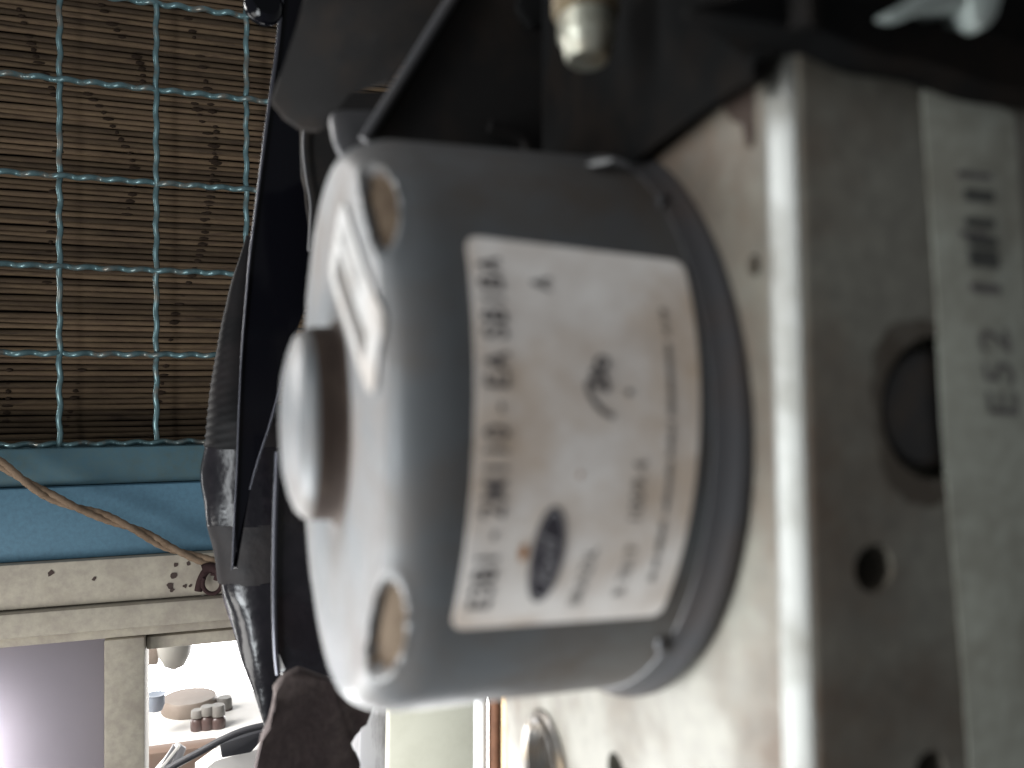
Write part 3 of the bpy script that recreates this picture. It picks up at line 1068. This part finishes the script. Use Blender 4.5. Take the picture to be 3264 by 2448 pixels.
# printed grey field of fine bars
for k in range(22):
    a0 = 0.16 + 0.68 * k / 22
    a1 = a0 + 0.68 / 22 * (0.45 + 0.4 * ((k * 7) % 5) / 5)
    bm = bmesh.new()
    gs = [[bm.verts.new(stk(a, b_, 0.00055)) for b_ in (0.50, 0.58, 0.66, 0.74, 0.82)] for a in (a0, a1)]
    for j in range(4):
        bm.faces.new((gs[0][j], gs[1][j], gs[1][j + 1], gs[0][j + 1]))
    finish('printed_bar', bm_mesh(bm), M['sticker_print'], sticker)
bm = bmesh.new()
rnd = random.Random(9)
for row, (b0, b1) in enumerate(((0.16, 0.22), (0.30, 0.36))):
    a = 0.14
    while a < 0.62:
        w_ = rnd.uniform(0.006, 0.014)
        if rnd.random() > 0.2:
            q = [stk(a, b0, .00055), stk(a + w_ * .7, b0, .00055), stk(a + w_ * .7, b1, .00055), stk(a, b1, .00055)]
            bm.faces.new([bm.verts.new(x) for x in q])
        a += w_
finish('small_print', bm_mesh(bm), M['sticker_print'], sticker)

# valve block -----------------------------------------------------------------
FYB = 0.0785
TILT = math.radians(2.0)
ROT = Matrix.Translation(Vector((XB, FYB, 0))) @ Matrix.Rotation(-TILT, 4, 'Y') @ Matrix.Translation(Vector((-XB, -FYB, 0)))


def face_front(px, py, d=0.0):
    """picture point on the front face (tilt ignored)"""
    return at(px, py, FYB + d)


bm = bmesh.new()
bx0, bx1, by0, by1, bz0, bz1 = XB, XB + 0.075, FYB, FYB + 0.099, -0.083, 0.0385
outline = [(bx0, by1), (bx0, by0 + 0.0036), (bx0 + 0.0021, by0), (bx1, by0), (bx1, by1)]
lo_ = [bm.verts.new((x, y, bz0)) for x, y in outline]
hi_ = [bm.verts.new((x, y, bz1)) for x, y in outline]
bm.faces.new(lo_)
bm.faces.new(list(reversed(hi_)))
for k in range(5):
    l = (k + 1) % 5
    f = bm.faces.new((lo_[k], hi_[k], hi_[l], lo_[l]))
    if k == 1:
        f.material_index = 1
bmesh.ops.recalc_face_normals(bm, faces=bm.faces)
bmesh.ops.bevel(bm, geom=list(bm.edges), offset=0.0007, segments=3, profile=0.5, affect='EDGES', material=-1)
bmesh.ops.transform(bm, matrix=ROT, verts=bm.verts)
blk_me = bm_mesh(bm)


def cutter(c, axis, r, depth):
    c, ax = Vector(c), Vector(axis).normalized()
    return lathe([(0, -depth), (r, -depth), (r, 0.004), (0, 0.004)], c, ax, 40)


P_plug = face_front(2990, 1300)
P_small = face_front(2785, 1812)
P_low = face_front(2965, 2455)
P_port = at_x(1744, 2430, XB + 0.0025)
P_spot = at_x(1962, 2462, XB + 0.002)
cuts = [cutter(P_plug, (0, -1, 0), 0.0084, 0.0035), cutter(P_small, (0, -1, 0), 0.0027, 0.012), cutter(P_low, (0, -1, 0), 0.0022, 0.012),
        cutter(P_port, (-1, 0, 0), 0.0080, 0.018), cutter(P_spot, (-1, 0, 0), 0.0030, 0.012)]
tmp = bpy.data.objects.new('tmp_block', blk_me)
COL.objects.link(tmp)
tos = []
for c in cuts:
    to = bpy.data.objects.new('tmp_cut', c)
    COL.objects.link(to)
    tos.append(to)
    md = tmp.modifiers.new('b', 'BOOLEAN')
    md.operation = 'DIFFERENCE'
    md.solver = 'EXACT'
    md.object = to
dg = bpy.context.evaluated_depsgraph_get()
dg.update()
blk = bpy.data.meshes.new_from_object(tmp.evaluated_get(dg))
for o in [tmp] + tos:
    bpy.data.objects.remove(o)
blk.materials.clear()
block = finish('valve_block', blk, [M['block'], M['machined']], mod, 35, label='dull aluminium valve block with drilled holes')
for p in block.data.polygons:
    if p.normal.x < -0.6 and p.normal.y < -0.3 and abs(p.normal.z) < 0.25 and p.area > 1e-5:
        p.material_index = 1
c = P_plug
finish('plug', lathe([(0, -0.0010), (0.0058, -0.0008), (0.0067, -0.0012), (0.0070, -0.0022), (0.0070, -0.0034), (0, -0.0034)], c, (0, -1, 0), 48), M['plug'], block, 40)
bm = bmesh.new()
rnd = random.Random(3)
ri_, ro_ = [], []
for k in range(48):
    a = 2 * math.pi * k / 48
    q = 0.0102 + 0.0012 * math.sin(a * 3 + 1) + rnd.uniform(-.0004, .0004)
    ri_.append(bm.verts.new(P_plug + Vector((math.cos(a) * 0.0084, -0.00012, math.sin(a) * 0.0084))))
    ro_.append(bm.verts.new(P_plug + Vector((math.cos(a) * q, -0.00012, math.sin(a) * q))))
for k in range(48):
    l = (k + 1) % 48
    bm.faces.new((ri_[k], ri_[l], ro_[l], ro_[k]))
finish('grime_ring', bm_mesh(bm), M['stain'], block)
# threads in the port
pp = []
for k in range(12):
    h = 0.0010 - k * 0.0011
    pp += [(0.0079, h), (0.0071, h - 0.00055)]
pp += [(0.0079, -0.0125), (0.0081, -0.0125), (0.0081, 0.0010)]
finish('threaded_port', lathe(pp, P_port + Vector((-0.001, 0, 0)), (-1, 0, 0), 48, closed=True), M['port'], block, 30)
finish('port_rim', lathe([(0.0080, -0.001), (0.0080, 0.0008), (0.0087, 0.0012), (0.0095, 0.0008), (0.0097, -0.001)], P_port, (-1, 0, 0), 48, closed=True), M['port'], block, 40)
# dried drip and rust on the motor side of the block
for (px, py, s, m) in ((2418, 850, 0.0009, 'stain'),):
    c = at_x(px, py, XB + (-0.0008 if py < 700 else -0.0002))
    c.x = XB + (0 - c.z) * math.tan(TILT) * 1.0 - 0.0005
    pts = []
    rnd = random.Random(int(px))
    for k in range(14):
        a = 2 * math.pi * k / 14
        q = s * rnd.uniform(0.65, 1.1)
        pts.append(c + Vector((-0.0003, math.cos(a) * q * 0.9, math.sin(a) * q * 1.3)))
    finish('grime_patch', prism(pts, [p + Vector((0.0012, 0, 0)) for p in pts]), M[m], block)

gp = [(2285, 290), (2310, 350), (2335, 388), (2362, 392), (2372, 430), (2376, 466), (2392, 470), (2402, 440), (2404, 300), (2404, 230)]
gpw = [at_x(x, y, XB - 0.0012) for x, y in gp]
finish('grime_patch', prism(gpw, [p + Vector((0.0009, 0, 0)) for p in gpw]), M['grime_shade'], block)

# paper strip on the front face of the block -----------------------------------
SY = FYB - 0.00022
spx = [(2938, 288), (2962, 620), (2985, 950), (3000, 1300), (3035, 1750), (3065, 2080), (3098, 2560)]
left = [at(px, py, SY) for px, py in spx]
right = []
for (px, py) in spx:
    q = at(px, py, SY)
    right.append(q + Vector((0.0142, 0, 0)))
right[0].z -= 0.0012
bm = bmesh.new()
rows = []
LL, RR = spline(left, 6), spline(right, 6)
for i, (p, q) in enumerate(zip(LL, RR)):
    rows.append([bm.verts.new(p.lerp(q, t / 8) + Vector((0, -0.00015 * math.sin(math.pi * t / 8) * (1 + 0.5 * math.sin(i * 0.5)), 0.0007 * math.sin(math.pi * t / 8)))) for t in range(9)])
for A, B in zip(rows[:-1], rows[1:]):
    for t in range(8):
        bm.faces.new((A[t], B[t], B[t + 1], A[t + 1]))
ext = bmesh.ops.extrude_face_region(bm, geom=list(bm.faces))
for v in [q for q in ext['geom'] if isinstance(q, bmesh.types.BMVert)]:
    v.co.y += 0.00010
strip = finish('paper_strip', bm_mesh(bm), M['strip'], mod, 60, label='long dirty pale strip with barcode and characters on the block')


def on_strip(px, py, e=0.00045):
    return at(px, py, SY - e)


for (py, h, x0, x1, m) in ((555, 9, 3052, 3160, 'ink_faint'), (620, 17, 3075, 3168, 'strip_ink'), (705, 13, 3078, 3172, 'strip_ink'), (742, 9, 3060, 3150, 'ink_faint'), (765, 14, 3085, 3180, 'strip_ink'),
                           (806, 14, 3088, 3182, 'strip_ink'), (835, 12, 3092, 3186, 'strip_ink'), (915, 13, 3096, 3190, 'ink_faint')):
    p = [on_strip(x0, py - h), on_strip(x1, py - h + 8), on_strip(x1 + 3, py + h + 8), on_strip(x0 + 3, py + h)]
    finish('printed_bar', prism(p, [q + Vector((0, 0.0002, 0)) for q in p]), M['strip_ink'] if m == 'strip_ink' else M['ink_faint'], strip)


def strip_text(body, start, end, height_px, m):
    me, x0, x1, y0, y1 = text_mesh(body, 0, 1.1, 0.0)
    for w in me.vertices:
        t = (w.co.x - x0) / (x1 - x0)
        h = (w.co.y - y0) / (y1 - y0)
        px = start[0] + (end[0] - start[0]) * t - height_px * h
        py = start[1] + (end[1] - start[1]) * t - height_px * 0.08 * h
        w.co = on_strip(px, py)
    finish('printed_text', me, M[m], strip)


strip_text('E52', (3250, 1325), (3215, 1050), 96, 'ink_faint')

# ------------------------------------------------------------------ bracket above the motor
br = empty('steel_bracket', at(1500, 520, 0.165), 'dark folded steel bracket above the pump motor', 'bracket')
# side plate, left of the fold
side = [(985, -60), (950, 70), (900, 220), (862, 322), (905, 372), (955, 412), (1010, 420), (1046, 404), (1062, 352), (1110, 290), (1180, 262), (1240, 268), (1475, -60)]


def side_tilt(x, y):
    return 0.020 * (1 - min(1, max(0, (x - 860) / 500.0)))


finish('side_plate', plate(side, 0.165, 0.0015, 0.0007, tilt=side_tilt), M['bracket'], br, 40)
# rounded ear below the hole
ear = [(1052, 372), (1062, 352), (1110, 345), (1180, 352), (1230, 350), (1200, 560), (1100, 520), (1066, 452)]
finish('ear', plate(ear, 0.158, 0.003, 0.0010), M['lip'], br, 40)
# front plate right of the fold: large dark sheet, lower edge slants up to the block
front = [(1475, -60), (1160, 445), (1145, 520), (1800, 560), (2020, 520), (2120, 440), (2240, 350), (2330, 292), (2450, 258), (2560, 255), (2560, -60)]
finish('front_plate', plate(front, 0.150, 0.0012, 0.0004), M['bracket'], br, 40)
gus = [(1725, -60), (1725, 540), (2005, 530), (2030, 508), (2120, 440), (2240, 350), (2330, 292), (2402, 255), (2398, 190), (2440, 128), (2505, 90), (2580, 80), (2580, -60)]
finish('gusset', prism([at_x(x, y, 0.0568) for x, y in gus], [at_x(x, y, 0.0568) + Vector((0.0016, 0, 0)) for x, y in gus], 0.0003), M['rubber'], br, 40)
finish('fold_edge', tube([at(1475, -60, 0.1488), at(1330, 175, 0.1488), at(1160, 447, 0.1488)], 0.0011, 10), M['lip'], br, 60)  # lighter tube along the fold carries its highlight in the colour
finish('pressed_rib', tube(spline([at(x, y, 0.148) for x, y in ((1560, 405), (1625, 425), (1670, 450), (1690, 500))], 6), 0.0013, 10), M['bracket'], br, 60)
# rubber lined nut plate behind the stud
finish('weld_nut', plate(((1670, -60), (1650, 20), (1700, 90), (1780, 60), (1960, 50), (2030, 80), (2040, -60)), 0.143, 0.003, 0.001), M['rubber'], br, 40)

# stud hanging from the bracket
SYD = 0.104
KS = SYD / 0.128
sc_ = SYD * 1.03 / FPX
top = at(1866, -10, SYD)
axis = Vector((-0.05, -0.20, -1)).normalized()
st = empty('threaded_stud', top + axis * 0.0118 * KS, 'pale brassy threaded stud end pointing down in front of the dark bracket', 'stud')
pr_ = []
rs = 0.0046
for k in range(7):
    h = 0.0026 + k * 0.00080
    pr_ += [(rs, h), (rs * 0.90, h + 0.00040)]
prof_s = [(0, 0.0), (rs * 0.95, 0.0)] + pr_ + [(rs * 0.86, 0.0082), (rs * 0.83, 0.0092), (rs * 0.80, 0.0104), (rs * 0.70, 0.0112), (rs * 0.62, 0.0114), (0, 0.0112)]
finish('shank', lathe([(q * KS, w_ * KS) for q, w_ in prof_s], top, axis, 48), M['stud'], st, 25)
finish('collar', lathe([(q * KS, w_ * KS) for q, w_ in [(0, -0.004), (rs * 1.16, -0.004), (rs * 1.16, 0.0030), (rs * 1.06, 0.0040), (rs * 1.0, 0.0041), (0, 0.0041)]], top, axis, 48), M['washer'], st, 40)

# bright sliver on the motor skirt top, built in place of a highlight
finish('highlight_sliver', prism([at(x, y, 0.1045) for x, y in ((1868, 523), (1905, 510), (1958, 505), (1932, 521), (1890, 529))], [at(x, y, 0.1075) for x, y in ((1868, 523), (1905, 510), (1958, 505), (1932, 521), (1890, 529))]),
       M['white_paint'], smooth=40, label='tiny white sliver in place of a highlight on the motor skirt', cat='highlight')

# ------------------------------------------------------------------ rubber strap over the block
sp = spline([at(x, y, 0.074) for x, y in ((2200, 30), (2480, 22), (2640, 40), (2820, 95), (3000, 150), (3160, 190), (3400, 245))], 8)
bm = bmesh.new()
rows = []
for i, p in enumerate(sp):
    t = (sp[min(i + 1, len(sp) - 1)] - sp[max(i - 1, 0)]).normalized()
    nrm = Vector((-t.z, 0, t.x))
    g_ = min(1.0, 0.05 + i / 12.0)
    h = (0.0030 + 0.0004 * math.sin(i * 0.35)) * g_
    rows.append([bm.verts.new(p + nrm * a * h + Vector((0, b_, 0))) for a, b_ in ((1, 0.001), (0.8, 0), (-0.8, 0), (-1, 0.001), (-1, 0.001 + 0.008 * g_), (1, 0.001 + 0.008 * g_))])
for A, B in zip(rows[:-1], rows[1:]):
    for k in range(6):
        l = (k + 1) % 6
        bm.faces.new((A[k], A[l], B[l], B[k]))
bm.faces.new(rows[0])
bm.faces.new(list(reversed(rows[-1])))
finish('rubber_strap', bm_mesh(bm), M['rubber'], smooth=40, label='black rubber strap lying over the top of the valve block', cat='strap')
# sheet coloured for the bay's darkness behind the strap and pale clip pieces
finish('strap_backing', plate(((2150, -160), (3500, -160), (3500, 330), (2800, 180), (2150, 60)), 0.105, 0.004, 0.001), M['rubber'], smooth=40, label='black sheet for the darkness behind the strap at the top right', cat='backing sheet')
finish('pale_clip', plate(((2812, 46), (2860, 22), (2935, -20), (3090, -60), (3110, 10), (3060, 28), (2960, 28), (2890, 58), (2850, 60)), 0.0725, 0.004, 0.0006), M['clip'], smooth=40,
       label='pale grey curved clip at the top right above the strap', cat='clip')
finish('pale_tab', plate(((3085, -60), (3100, 60), (3125, 92), (3160, 84), (3185, 50), (3215, -60)), 0.0720, 0.004, 0.0006), M['clip'], smooth=40,
       label='pale grey pointed tab right of the curved clip', cat='tab')
